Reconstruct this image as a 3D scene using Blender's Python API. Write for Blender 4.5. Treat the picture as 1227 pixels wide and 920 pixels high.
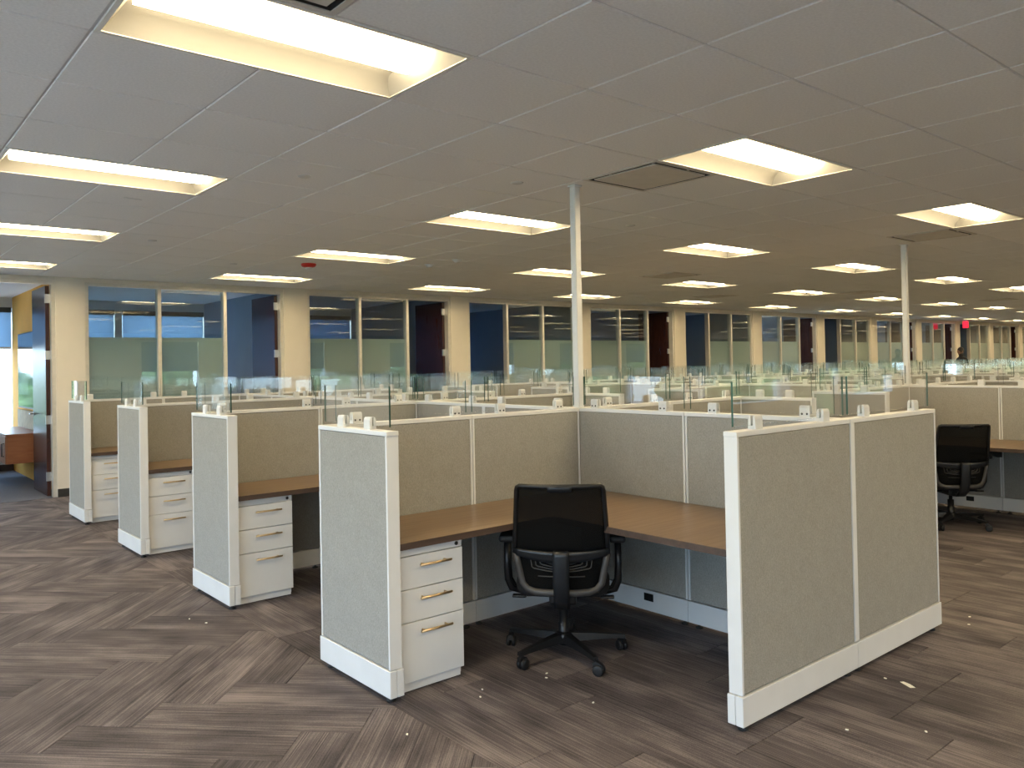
import bpy, bmesh, math, random
from mathutils import Vector, Matrix
R = math.radians
for o in list(bpy.data.objects):
    bpy.data.objects.remove(o, do_unlink=True)
scene = bpy.context.scene
COL = scene.collection

# ------------------------------------------------------------------ camera
IW, IH = 1227.0, 920.0
CAM = Vector((-1.93417, -3.78738, 1.53218))
YAW, PITCH, ROLL, FPX, PPX, PPY = 0.68963, 0.01277, -0.01865, 961.0, 591.9, 424.25
fwd = Vector((math.sin(YAW) * math.cos(PITCH), math.cos(YAW) * math.cos(PITCH), math.sin(PITCH)))
r0 = Vector((math.cos(YAW), -math.sin(YAW), 0))
u0 = r0.cross(fwd)
rgt = r0 * math.cos(ROLL) + u0 * math.sin(ROLL)
upv = -r0 * math.sin(ROLL) + u0 * math.cos(ROLL)
cd = bpy.data.cameras.new('camera')
cam = bpy.data.objects.new('camera', cd)
COL.objects.link(cam)
cam.matrix_world = Matrix(((rgt.x, upv.x, -fwd.x, CAM.x), (rgt.y, upv.y, -fwd.y, CAM.y), (rgt.z, upv.z, -fwd.z, CAM.z), (0, 0, 0, 1)))
cd.sensor_fit = 'HORIZONTAL'
cd.sensor_width = 36.0
cd.lens = FPX / IW * 36.0
cd.shift_x = (IW / 2 - PPX) / IW
cd.shift_y = -(IH / 2 - PPY) / IW
cd.clip_end = 500
scene.camera = cam


def seen(P):
    """size on the picture of a point at P (pixels per metre) or 0 outside the frame; only used to rank repeats"""
    d = Vector(P) - CAM
    z = d.dot(fwd)
    if z < 0.3:
        return 0
    x = PPX + FPX * d.dot(rgt) / z
    y = PPY - FPX * d.dot(upv) / z
    if -60 < x < IW + 60 and -60 < y < IH + 60:
        return FPX / z
    return 0


# ------------------------------------------------------------------ world, exposure
world = bpy.data.worlds.new('sky')
scene.world = world
world.use_nodes = True
nt = world.node_tree
bg = nt.nodes['Background']
tc = nt.nodes.new('ShaderNodeTexCoord')
sp = nt.nodes.new('ShaderNodeSeparateXYZ')
rp = nt.nodes.new('ShaderNodeValToRGB')
nt.links.new(tc.outputs['Generated'], sp.inputs[0])
nt.links.new(sp.outputs['Z'], rp.inputs[0])
rp.color_ramp.elements[0].color = (0.68, 0.83, 1.0, 1)
rp.color_ramp.elements[1].color = (0.40, 0.64, 1.0, 1)
rp.color_ramp.elements[1].position = 0.7
nt.links.new(rp.outputs[0], bg.inputs[0])
bg.inputs[1].default_value = 6.8
sd = bpy.data.lights.new('sun', 'SUN')
sd.energy = 34.0
sd.angle = R(0.6)
sd.color = (1.0, 0.97, 0.93)
sun = bpy.data.objects.new('sun', sd)
COL.objects.link(sun)
sun.rotation_euler = (0, R(42), 0)          # from the far end of the hall, lighting only the ground outside
scene.view_settings.view_transform = 'Standard'
scene.view_settings.look = 'None'
scene.view_settings.gamma = 1
scene.view_settings.use_curve_mapping = False
scene.view_settings.exposure = 0.20
scene.cycles.transparent_max_bounces = 160
scene.cycles.diffuse_bounces = 8
LAMP = 32.0
LAMP_COL = (1.0, 0.79, 0.46)

# ------------------------------------------------------------------ dimensions (metres)
CX = 1.890          # spine X of first block
PX = 4.920          # block pitch in X
NB = 7              # blocks
S = 1.8986          # row pitch in Y
NR = 4
D = 0.667           # wing depth
WY = 1.876          # near block end
EW = 0.9676         # end wing length
H = 1.2356          # partition height
TH = 0.065          # partition thickness
ZC = 2.715
T = 0.6096
GX, GY = -0.0162, -0.7781
F = 7.2665          # office front
BAY = 3.048
XW = 0.331
XMIN, XMAX, YMIN = -5.2, 37.2, -8.2
YB = 10.9           # office rear wall


# ------------------------------------------------------------------ materials
def new_mat(name):
    m = bpy.data.materials.new(name)
    m.use_nodes = True
    return m, m.node_tree, m.node_tree.nodes['Principled BSDF']


def mat(name, col, rough=0.5, metal=0.0, noise=0.0, scale=40.0, bump=0.0, spec=0.5, stretch=(1, 1, 1)):
    m, nt, b = new_mat(name)
    b.inputs['Base Color'].default_value = (*col, 1)
    b.inputs['Roughness'].default_value = rough
    b.inputs['Metallic'].default_value = metal
    b.inputs['Specular IOR Level'].default_value = spec
    if noise or bump:
        tc = nt.nodes.new('ShaderNodeTexCoord')
        mp = nt.nodes.new('ShaderNodeMapping')
        mp.inputs['Scale'].default_value = stretch
        nt.links.new(tc.outputs['Object'], mp.inputs[0])
        n = nt.nodes.new('ShaderNodeTexNoise')
        n.inputs['Scale'].default_value = scale
        n.inputs['Detail'].default_value = 4
        nt.links.new(mp.outputs[0], n.inputs['Vector'])
        if noise:
            rp = nt.nodes.new('ShaderNodeValToRGB')
            rp.color_ramp.elements[0].position = 0.3
            rp.color_ramp.elements[1].position = 0.7
            rp.color_ramp.elements[0].color = (*[c * (1 - noise) for c in col], 1)
            rp.color_ramp.elements[1].color = (*[min(1, c * (1 + noise)) for c in col], 1)
            nt.links.new(n.outputs['Fac'], rp.inputs[0])
            nt.links.new(rp.outputs[0], b.inputs['Base Color'])
        if bump:
            bp = nt.nodes.new('ShaderNodeBump')
            bp.inputs['Strength'].default_value = bump
            bp.inputs['Distance'].default_value = 0.002
            nt.links.new(n.outputs['Fac'], bp.inputs['Height'])
            nt.links.new(bp.outputs[0], b.inputs['Normal'])
    return m


M = {}
M['white'] = mat('white_laminate', (0.68, 0.68, 0.67), 0.42, noise=0.03, scale=6)
M['clamp'] = mat('pale_grey_plastic', (0.62, 0.62, 0.60), 0.4, noise=0.04, scale=30)
M['screw'] = mat('dark_screw', (0.03, 0.03, 0.03), 0.4, 0.6, noise=0.1, scale=100)
M['foot'] = mat('black_glide', (0.012, 0.012, 0.012), 0.6, noise=0.1, scale=60)
M['ceil'] = mat('ceiling_tile', (0.84, 0.83, 0.81), 0.95, noise=0.05, scale=90, bump=0.5, spec=0.1)
M['tbar'] = mat('ceiling_grid', (0.62, 0.62, 0.62), 0.5, noise=0.03, scale=10)
M['wall'] = mat('painted_wall', (0.66, 0.60, 0.50), 0.8, noise=0.03, scale=3, bump=0.05)
M['greywall'] = mat('slate_blue_paint', (0.24, 0.285, 0.33), 0.75, noise=0.05, scale=2)
M['white_wall'] = mat('white_paint', (0.70, 0.70, 0.68), 0.8, noise=0.03, scale=3)
M['yellow'] = mat('yellow_paint', (0.88, 0.44, 0.07), 0.8, noise=0.04, scale=3)
M['cork'] = mat('tackboard_weave', (0.60, 0.50, 0.34), 0.9, noise=0.3, scale=60, stretch=(1, 1, 0.2))
M['alu'] = mat('satin_aluminium', (0.62, 0.58, 0.50), 0.38, 0.35, noise=0.05, scale=20)
M['steel'] = mat('brushed_steel', (0.62, 0.62, 0.62), 0.3, 0.9, noise=0.05, scale=50)
M['brass'] = mat('warm_nickel', (0.66, 0.48, 0.26), 0.28, 0.9, noise=0.05, scale=50)
M['base'] = mat('black_vinyl_base', (0.03, 0.028, 0.026), 0.5, noise=0.1, scale=10)
M['bracket'] = mat('black_steel', (0.012, 0.012, 0.014), 0.45, 0.3, noise=0.1, scale=30)
M['black'] = mat('black_plastic', (0.006, 0.006, 0.007), 0.38, noise=0.1, scale=40)
M['rubber'] = mat('caster_rubber', (0.006, 0.006, 0.007), 0.55, noise=0.1, scale=40)
M['seatfab'] = mat('black_seat_fabric', (0.006, 0.006, 0.007), 0.9, noise=0.3, scale=200, bump=0.4)
M['greyframe'] = mat('dark_grey_plastic', (0.050, 0.046, 0.043), 0.5, noise=0.05, scale=40)
M['spine'] = mat('satin_black_spine', (0.008, 0.010, 0.013), 0.35, noise=0.05, scale=20)
M['troffer'] = mat('white_enamel', (0.78, 0.76, 0.70), 0.5, noise=0.02, scale=8)
M['reflector'] = mat('matte_reflector', (0.28, 0.275, 0.26), 0.6, noise=0.02, scale=8)
M['ventdark'] = mat('duct_dark', (0.02, 0.02, 0.02), 0.8, noise=0.1, scale=10)
M['vent'] = mat('vent_plate', (0.62, 0.58, 0.52), 0.5, noise=0.05, scale=10)
M['red'] = mat('red_plastic', (0.55, 0.02, 0.01), 0.35, noise=0.05, scale=30)
M['paper'] = mat('torn_paper', (0.85, 0.83, 0.72), 0.9, noise=0.05, scale=90)
M['slab'] = mat('carpet_backing', (0.03, 0.028, 0.027), 0.95, noise=0.1, scale=20)
M['officefloor'] = mat('office_carpet', (0.13, 0.13, 0.15), 0.95, noise=0.25, scale=30, stretch=(1, 8, 1))
M['ground'] = mat('outside_ground', (0.30, 0.31, 0.33), 0.95, noise=0.4, scale=0.08)
M['foliage'] = mat('tree_foliage', (0.05, 0.10, 0.04), 0.9, noise=0.6, scale=1.2)
M['bark'] = mat('tree_bark', (0.10, 0.07, 0.05), 0.9, noise=0.3, scale=4)
M['roofred'] = mat('roof_brown', (0.30, 0.17, 0.13), 0.85, noise=0.15, scale=1)
M['stucco'] = mat('far_stucco', (0.62, 0.58, 0.52), 0.9, noise=0.1, scale=1)
M['dark_glass'] = mat('dark_window', (0.03, 0.04, 0.05), 0.1, noise=0.1, scale=1)
M['tv'] = mat('tv_screen', (0.012, 0.013, 0.015), 0.05, noise=0.05, scale=3, spec=0.9)
M['skin'] = mat('person_skin', (0.20, 0.11, 0.075), 0.6, noise=0.05, scale=20)
M['hair'] = mat('dark_hair', (0.008, 0.006, 0.005), 0.6, noise=0.2, scale=60)
M['cloth'] = mat('dark_clothing', (0.018, 0.018, 0.022), 0.9, noise=0.2, scale=40)
M['outlet'] = mat('outlet_black', (0.008, 0.008, 0.008), 0.4, noise=0.1, scale=60)


def wood(name, c1, c2, rough, axis='X', sc=(0.8, 14, 14)):
    m, nt, b = new_mat(name)
    tc = nt.nodes.new('ShaderNodeTexCoord')
    mp = nt.nodes.new('ShaderNodeMapping')
    mp.inputs['Scale'].default_value = sc
    n = nt.nodes.new('ShaderNodeTexNoise')
    n.inputs['Scale'].default_value = 3
    n.inputs['Detail'].default_value = 6
    n.inputs['Distortion'].default_value = 0.6
    rp = nt.nodes.new('ShaderNodeValToRGB')
    rp.color_ramp.elements[0].position = 0.32
    rp.color_ramp.elements[1].position = 0.68
    rp.color_ramp.elements[0].color = (*c1, 1)
    rp.color_ramp.elements[1].color = (*c2, 1)
    nt.links.new(tc.outputs['Object'], mp.inputs[0])
    nt.links.new(mp.outputs[0], n.inputs['Vector'])
    nt.links.new(n.outputs['Fac'], rp.inputs[0])
    nt.links.new(rp.outputs[0], b.inputs['Base Color'])
    b.inputs['Roughness'].default_value = rough
    return m


M['wood'] = wood('walnut_laminate', (0.165, 0.103, 0.056), (0.245, 0.162, 0.095), 0.30)
M['woodedge'] = wood('dark_edge_band', (0.055, 0.034, 0.024), (0.085, 0.052, 0.036), 0.45)
M['doorwood'] = wood('mahogany_veneer', (0.030, 0.010, 0.007), (0.050, 0.017, 0.011), 0.25, sc=(9, 9, 0.7))
M['cabwood'] = wood('cherry_veneer', (0.27, 0.10, 0.045), (0.36, 0.15, 0.07), 0.35, sc=(1, 1, 8))


def fabric_mat():
    m, nt, b = new_mat('woven_panel_fabric')
    tc = nt.nodes.new('ShaderNodeTexCoord')
    ns = []
    for s, st in ((420, (1, 1, 0.25)), (420, (0.25, 0.25, 1)), (18, (1, 1, 1))):
        mp = nt.nodes.new('ShaderNodeMapping')
        mp.inputs['Scale'].default_value = st
        n = nt.nodes.new('ShaderNodeTexNoise')
        n.inputs['Scale'].default_value = s
        n.inputs['Detail'].default_value = 2
        nt.links.new(tc.outputs['Object'], mp.inputs[0])
        nt.links.new(mp.outputs[0], n.inputs['Vector'])
        ns.append(n)
    a = nt.nodes.new('ShaderNodeMath'); a.operation = 'ADD'
    nt.links.new(ns[0].outputs['Fac'], a.inputs[0]); nt.links.new(ns[1].outputs['Fac'], a.inputs[1])
    a2 = nt.nodes.new('ShaderNodeMath'); a2.operation = 'MULTIPLY_ADD'
    nt.links.new(ns[2].outputs['Fac'], a2.inputs[0]); a2.inputs[1].default_value = 0.25
    nt.links.new(a.outputs[0], a2.inputs[2])
    rp = nt.nodes.new('ShaderNodeMapRange')
    rp.inputs['From Min'].default_value = 0.75; rp.inputs['From Max'].default_value = 1.5
    nt.links.new(a2.outputs[0], rp.inputs['Value'])
    mx = nt.nodes.new('ShaderNodeMix'); mx.data_type = 'RGBA'
    mx.inputs['A'].default_value = (0.232, 0.222, 0.196, 1)
    mx.inputs['B'].default_value = (0.380, 0.364, 0.328, 1)
    nt.links.new(rp.outputs[0], mx.inputs['Factor'])
    nt.links.new(mx.outputs['Result'], b.inputs['Base Color'])
    b.inputs['Roughness'].default_value = 0.95
    b.inputs['Specular IOR Level'].default_value = 0.15
    return m


M['fabric'] = fabric_mat()


def carpet_mat():
    m, nt, b = new_mat('striped_carpet')
    L = nt.links
    uv = nt.nodes.new('ShaderNodeUVMap')
    oi = nt.nodes.new('ShaderNodeObjectInfo')
    ge = nt.nodes.new('ShaderNodeNewGeometry')
    ad = nt.nodes.new('ShaderNodeMath'); ad.operation = 'ADD'
    L.new(oi.outputs['Random'], ad.inputs[0]); L.new(ge.outputs['Random Per Island'], ad.inputs[1])
    fr = nt.nodes.new('ShaderNodeMath'); fr.operation = 'FRACT'
    L.new(ad.outputs[0], fr.inputs[0])
    mu = nt.nodes.new('ShaderNodeMath'); mu.operation = 'MULTIPLY'; mu.inputs[1].default_value = 57.0
    L.new(fr.outputs[0], mu.inputs[0])
    sx = nt.nodes.new('ShaderNodeSeparateXYZ'); L.new(uv.outputs[0], sx.inputs[0])
    def noise(su, sv, detail):
        a = nt.nodes.new('ShaderNodeMath'); a.operation = 'MULTIPLY'; a.inputs[1].default_value = su; L.new(sx.outputs['X'], a.inputs[0])
        c = nt.nodes.new('ShaderNodeMath'); c.operation = 'MULTIPLY'; c.inputs[1].default_value = sv; L.new(sx.outputs['Y'], c.inputs[0])
        cb = nt.nodes.new('ShaderNodeCombineXYZ'); L.new(a.outputs[0], cb.inputs[0]); L.new(c.outputs[0], cb.inputs[1]); L.new(mu.outputs[0], cb.inputs[2])
        n = nt.nodes.new('ShaderNodeTexNoise'); n.inputs['Scale'].default_value = 1; n.inputs['Detail'].default_value = detail
        L.new(cb.outputs[0], n.inputs['Vector'])
        return n.outputs['Fac']
    n1 = noise(1.5, 190, 2)       # thread lines
    n2 = noise(2.6, 7, 3)         # dark and pale drifts
    n3 = noise(260, 260, 1)       # loops
    def madd(x, k, y):
        q = nt.nodes.new('ShaderNodeMath'); q.operation = 'MULTIPLY_ADD'; L.new(x, q.inputs[0]); q.inputs[1].default_value = k
        if hasattr(y, 'node'):
            L.new(y, q.inputs[2])
        else:
            q.inputs[2].default_value = y
        return q.outputs[0]
    v = madd(n1, 1.05, -0.1); v = madd(n2, 1.10, v); v = madd(n3, 0.5, v); v = madd(fr.outputs[0], 0.16, v)
    rp = nt.nodes.new('ShaderNodeValToRGB')
    mr = nt.nodes.new('ShaderNodeMapRange'); mr.inputs['From Min'].default_value = 0.87; mr.inputs['From Max'].default_value = 1.70
    L.new(v, mr.inputs['Value']); L.new(mr.outputs[0], rp.inputs[0])
    e = rp.color_ramp.elements
    e[0].position = 0.0; e[0].color = (0.022, 0.018, 0.021, 1)
    e[1].position = 1.0; e[1].color = (0.235, 0.197, 0.190, 1)
    k = e.new(0.5); k.color = (0.096, 0.081, 0.083, 1)
    L.new(rp.outputs[0], b.inputs['Base Color'])
    b.inputs['Roughness'].default_value = 0.75
    b.inputs['Specular IOR Level'].default_value = 0.25
    bp = nt.nodes.new('ShaderNodeBump'); bp.inputs['Strength'].default_value = 0.35; bp.inputs['Distance'].default_value = 0.003
    L.new(n1, bp.inputs['Height']); L.new(bp.outputs[0], b.inputs['Normal'])
    return m


M['carpet'] = carpet_mat()


def thin_glass(name, tint=(0.93, 0.97, 0.95), rough=0.0, boost=0.0):
    m = bpy.data.materials.new(name); m.use_nodes = True
    nt = m.node_tree; nt.nodes.clear()
    out = nt.nodes.new('ShaderNodeOutputMaterial')
    tr = nt.nodes.new('ShaderNodeBsdfTransparent'); tr.inputs[0].default_value = (*tint, 1)
    gl = nt.nodes.new('ShaderNodeBsdfGlossy'); gl.inputs['Roughness'].default_value = rough
    gl.inputs[0].default_value = (1, 1, 1, 1)
    lw = nt.nodes.new('ShaderNodeLayerWeight'); lw.inputs[0].default_value = 0.5
    fr = nt.nodes.new('ShaderNodeMath'); fr.operation = 'POWER'; fr.inputs[1].default_value = 5.0
    nt.links.new(lw.outputs['Facing'], fr.inputs[0])
    mu = nt.nodes.new('ShaderNodeMath'); mu.operation = 'MULTIPLY_ADD'; mu.inputs[1].default_value = 0.92; mu.inputs[2].default_value = 0.035 + boost
    mx = nt.nodes.new('ShaderNodeMixShader')
    nt.links.new(fr.outputs[0], mu.inputs[0]); nt.links.new(mu.outputs[0], mx.inputs[0])
    nt.links.new(tr.outputs[0], mx.inputs[1]); nt.links.new(gl.outputs[0], mx.inputs[2])
    nt.links.new(mx.outputs[0], out.inputs[0])
    return m


def film(name, col, trans, clear):
    m = bpy.data.materials.new(name); m.use_nodes = True
    nt = m.node_tree; nt.nodes.clear()
    out = nt.nodes.new('ShaderNodeOutputMaterial')
    df = nt.nodes.new('ShaderNodeBsdfDiffuse'); df.inputs[0].default_value = (*col, 1)
    tl = nt.nodes.new('ShaderNodeBsdfTranslucent'); tl.inputs[0].default_value = (*col, 1)
    tr = nt.nodes.new('ShaderNodeBsdfTransparent')
    a = nt.nodes.new('ShaderNodeMixShader'); a.inputs[0].default_value = trans
    b = nt.nodes.new('ShaderNodeMixShader'); b.inputs[0].default_value = clear
    n = nt.nodes.new('ShaderNodeTexNoise'); n.inputs['Scale'].default_value = 200
    nt.links.new(df.outputs[0], a.inputs[1]); nt.links.new(tl.outputs[0], a.inputs[2])
    nt.links.new(a.outputs[0], b.inputs[1]); nt.links.new(tr.outputs[0], b.inputs[2])
    nt.links.new(b.outputs[0], out.inputs[0])
    return m


M['glass'] = thin_glass('screen_glass', (0.994, 0.998, 0.996))
M['glassedge'] = mat('green_glass_edge', (0.03, 0.075, 0.06), 0.15, noise=0.05, scale=20)
M['pane'] = thin_glass('office_glass', (0.80, 0.86, 0.86), boost=0.06)
M['winpane'] = thin_glass('window_glass', (0.92, 0.96, 0.97))
M['film'] = film('frosted_film', (0.66, 0.71, 0.67), 0.45, 0.008)
M['shade'] = film('roller_shade_fabric', (0.13, 0.19, 0.26), 0.75, 0.01)
M['shade_light'] = film('thin_roller_shade_fabric', (0.33, 0.42, 0.50), 0.8, 0.01)
M['mesh'] = film('chair_mesh', (0.010, 0.010, 0.010), 0.1, 0.17)


def emis(name, col, st):
    m = bpy.data.materials.new(name); m.use_nodes = True
    nt = m.node_tree; nt.nodes.clear()
    out = nt.nodes.new('ShaderNodeOutputMaterial')
    em = nt.nodes.new('ShaderNodeEmission'); em.inputs[0].default_value = (*col, 1); em.inputs[1].default_value = st
    nt.links.new(em.outputs[0], out.inputs[0])
    return m


M['lens'] = emis('lit_lens', LAMP_COL, LAMP)
M['exit'] = emis('exit_red', (1.0, 0.03, 0.06), 1.3)


# ------------------------------------------------------------------ mesh helpers
class MB:
    def __init__(self):
        self.v = []; self.f = []; self.s = []; self.m = []

    def add(self, vs, fs, smooth=False, mi=0):
        n = len(self.v)
        self.v += [tuple(x) for x in vs]
        for f in fs:
            self.f.append([n + i for i in f]); self.s.append(smooth); self.m.append(mi)
        return self

    def box(self, x0, x1, y0, y1, z0, z1, bev=0, mi=0, mat=None):
        vs = [(x0, y0, z0), (x1, y0, z0), (x1, y1, z0), (x0, y1, z0), (x0, y0, z1), (x1, y0, z1), (x1, y1, z1), (x0, y1, z1)]
        fs = [(3, 2, 1, 0), (4, 5, 6, 7), (0, 1, 5, 4), (1, 2, 6, 5), (2, 3, 7, 6), (3, 0, 4, 7)]
        if bev:
            bm = bmesh.new()
            bv = [bm.verts.new(c) for c in vs]
            for f in fs: bm.faces.new([bv[i] for i in f])
            bmesh.ops.bevel(bm, geom=bm.edges[:], offset=bev, segments=2, affect='EDGES', profile=0.5)
            bm.verts.index_update()
            vs = [v.co.copy() for v in bm.verts]
            fs = [[v.index for v in f.verts] for f in bm.faces]
            bm.free()
        if mat is not None:
            vs = [mat @ Vector(v) for v in vs]
        return self.add(vs, fs, False, mi)

    def prism(self, poly, axis, a, b, mi=0, mat=None):
        """poly: list of 2D points, extruded along axis ('x','y','z') from a to b"""
        n = len(poly)
        def mk(p, t):
            return {'x': (t, p[0], p[1]), 'y': (p[0], t, p[1]), 'z': (p[0], p[1], t)}[axis]
        vs = [mk(p, a) for p in poly] + [mk(p, b) for p in poly]
        if mat is not None: vs = [mat @ Vector(v) for v in vs]
        fs = [list(range(n))[::-1], list(range(n, 2 * n))] + [(i, (i + 1) % n, n + (i + 1) % n, n + i) for i in range(n)]
        return self.add(vs, fs, False, mi)

    def tube(self, path, rad, n=10, cap=True, flat=None, mi=0):
        path = [Vector(p) for p in path]
        rads = rad if isinstance(rad, (list, tuple)) else [rad] * len(path)
        vs = []
        up = Vector((0, 0, 1))
        prev = None
        for i, p in enumerate(path):
            t = (path[min(i + 1, len(path) - 1)] - path[max(i - 1, 0)]).normalized()
            if prev is None:
                a = t.cross(up)
                if a.length < 0.05: a = t.cross(Vector((0, 1, 0)))
            else:
                a = prev - t * prev.dot(t)
            a.normalize(); prev = a
            b = t.cross(a)
            for k in range(n):
                w = 2 * math.pi * k / n
                ca, sa = math.cos(w), math.sin(w)
                if flat: sa *= flat
                vs.append(p + a * ca * rads[i] + b * sa * rads[i])
        fs = []
        for i in range(len(path) - 1):
            for k in range(n):
                fs.append((i * n + k, i * n + (k + 1) % n, (i + 1) * n + (k + 1) % n, (i + 1) * n + k))
        self.add(vs, fs, True, mi)
        if cap:
            m = len(self.v) - len(vs)
            self.f.append([m + k for k in range(n)][::-1]); self.s.append(False); self.m.append(mi)
            self.f.append([m + (len(path) - 1) * n + k for k in range(n)]); self.s.append(False); self.m.append(mi)
        return self

    def lathe(self, prof, n=16, mat=None, mi=0):
        vs = []
        for r, z in prof:
            for k in range(n):
                w = 2 * math.pi * k / n
                vs.append(Vector((r * math.cos(w), r * math.sin(w), z)))
        fs = []
        for i in range(len(prof) - 1):
            for k in range(n):
                fs.append((i * n + k, i * n + (k + 1) % n, (i + 1) * n + (k + 1) % n, (i + 1) * n + k))
        if prof[0][0] > 1e-4: fs.append(list(range(n))[::-1])
        if prof[-1][0] > 1e-4: fs.append([(len(prof) - 1) * n + k for k in range(n)])
        if mat is not None: vs = [mat @ v for v in vs]
        return self.add(vs, fs, True, mi)

    def grid(self, fn, nu, nv, thick=0.0, mi=0):
        """fn(u,v) -> Vector with u,v in 0..1 ; closed shell of given thickness along local normal"""
        P = [[Vector(fn(i / nu, j / nv)) for j in range(nv + 1)] for i in range(nu + 1)]
        def nrm(i, j):
            a = P[min(i + 1, nu)][j] - P[max(i - 1, 0)][j]
            b = P[i][min(j + 1, nv)] - P[i][max(j - 1, 0)]
            return a.cross(b).normalized()
        A = [P[i][j] + nrm(i, j) * thick / 2 for i in range(nu + 1) for j in range(nv + 1)]
        B = [P[i][j] - nrm(i, j) * thick / 2 for i in range(nu + 1) for j in range(nv + 1)]
        ix = lambda i, j: i * (nv + 1) + j
        n = len(A)
        fs = []
        for i in range(nu):
            for j in range(nv):
                q = (ix(i, j), ix(i + 1, j), ix(i + 1, j + 1), ix(i, j + 1))
                fs.append(q); fs.append(tuple(n + k for k in q[::-1]))
        ring = [ix(i, 0) for i in range(nu)] + [ix(nu, j) for j in range(nv)] + [ix(i, nv) for i in range(nu, 0, -1)] + [ix(0, j) for j in range(nv, 0, -1)]
        for a, b in zip(ring, ring[1:] + ring[:1]):
            fs.append((b, a, n + a, n + b))
        return self.add(A + B, fs, True, mi)

    def mesh(self, name, mats):
        me = bpy.data.meshes.new(name)
        me.from_pydata(self.v, [], self.f)
        for m in (mats if isinstance(mats, (list, tuple)) else [mats]):
            me.materials.append(M[m] if isinstance(m, str) else m)
        me.polygons.foreach_set('use_smooth', self.s)
        me.polygons.foreach_set('material_index', self.m)
        me.update()
        return me


def link(name, me, parent=None, loc=(0, 0, 0), rz=0.0):
    o = bpy.data.objects.new(name, me)
    COL.objects.link(o)
    o.parent = parent
    o.location = loc
    o.rotation_euler = (0, 0, rz)
    return o


def ob(name, mb, mats, parent=None, loc=(0, 0, 0), rz=0.0):
    return link(name, mb.mesh(name, mats), parent, loc, rz)


def tag(o, label, cat, group=None):
    o['label'] = label; o['category'] = cat
    if group: o['group'] = group
    return o


def thing(name, label, cat, loc=(0, 0, 0), rz=0.0, group=None):
    return tag(link(name, None, None, loc, rz), label, cat, group)


def struct(name, mb=None, mats=None, loc=(0, 0, 0), label=None):
    o = link(name, mb.mesh(name, mats) if mb else None, None, loc)
    o['kind'] = 'structure'
    if label: o['label'] = label
    return o


ORD = ['first', 'second', 'third', 'fourth', 'fifth', 'sixth', 'seventh', 'eighth', 'ninth', 'tenth', 'eleventh', 'twelfth', 'thirteenth', 'fourteenth']
rnd = random.Random(4)

# ================================================================== SETTING
# ------------------------------------------------------------------ floor with carpet planks
floor = struct('floor', MB().box(XMIN, XMAX, YMIN, F + 0.06, -0.2, -0.007), 'slab', label='carpet tile floor laid herringbone in the aisle and straight between cubicles')
PL, PW = 1.0, 0.25
r2 = math.sqrt(0.5)


def clip(poly, ax, lim, keep_less):
    out = []
    for a, b in zip(poly, poly[1:] + poly[:1]):
        da, db = a[ax] - lim, b[ax] - lim
        if keep_less: da, db = -da, -db
        if da >= 0: out.append(a)
        if da * db < 0:
            t = da / (da - db)
            out.append(tuple(a[k] + t * (b[k] - a[k]) for k in range(len(a))))
    return out


def plank_geo(poly, mb, uvs, org=(0, 0)):
    """poly: (x, y, u, v) corners, counter-clockwise; slim slab with eased edge"""
    cx = sum(p[0] for p in poly) / len(poly); cy = sum(p[1] for p in poly) / len(poly)
    top = []; low = []
    for p in poly:
        d = math.hypot(p[0] - cx, p[1] - cy)
        k = 1 - 0.0028 / max(d, 0.01)
        k2 = 1 - 0.0008 / max(d, 0.01)
        top.append((cx + (p[0] - cx) * k - org[0], cy + (p[1] - cy) * k - org[1], 0.0))
        low.append((cx + (p[0] - cx) * k2 - org[0], cy + (p[1] - cy) * k2 - org[1], -0.0065))
    n = len(poly)
    mb.add(top + low, [list(range(n))] + [(i, n + i, n + (i + 1) % n, (i + 1) % n) for i in range(n)])
    UV = [(p[2], p[3]) for p in poly]
    uvs += UV
    for i in range(n):
        uvs += [UV[i], UV[i], UV[(i + 1) % n], UV[(i + 1) % n]]


def set_uv(me, uvs):
    l = me.uv_layers.new(name='UVMap')
    flat = [c for uv in uvs for c in uv]
    l.data.foreach_set('uv', flat)


def area(poly):
    return abs(sum(a[0] * b[1] - b[0] * a[1] for a, b in zip(poly, poly[1:] + poly[:1]))) / 2


planks = []


def herring():
    a, b = -0.99, -1.10
    for i in range(-60, 60):
        for j in range(-14, 15):
            ou = a + i * PW + j * PL; ov = b + i * PW - j * PL
            for kind in (0, 1):
                if kind == 0:
                    c = [(ou, ov), (ou + PL, ov), (ou + PL, ov + PW), (ou, ov + PW)]
                    uv = [(0, 0), (PL, 0), (PL, PW), (0, PW)]
                else:
                    c = [(ou, ov + PW), (ou + PW, ov + PW), (ou + PW, ov + PW + PL), (ou, ov + PW + PL)]
                    uv = [(0, 0), (0, PW), (PL, PW), (PL, 0)]
                poly = []
                for (u, w), t in zip(c, uv):
                    v = -w
                    poly.append(((u - v) * r2, (u + v) * r2, t[0], t[1]))
                poly = poly[::-1]
                yield poly, (2 + kind)


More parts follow.
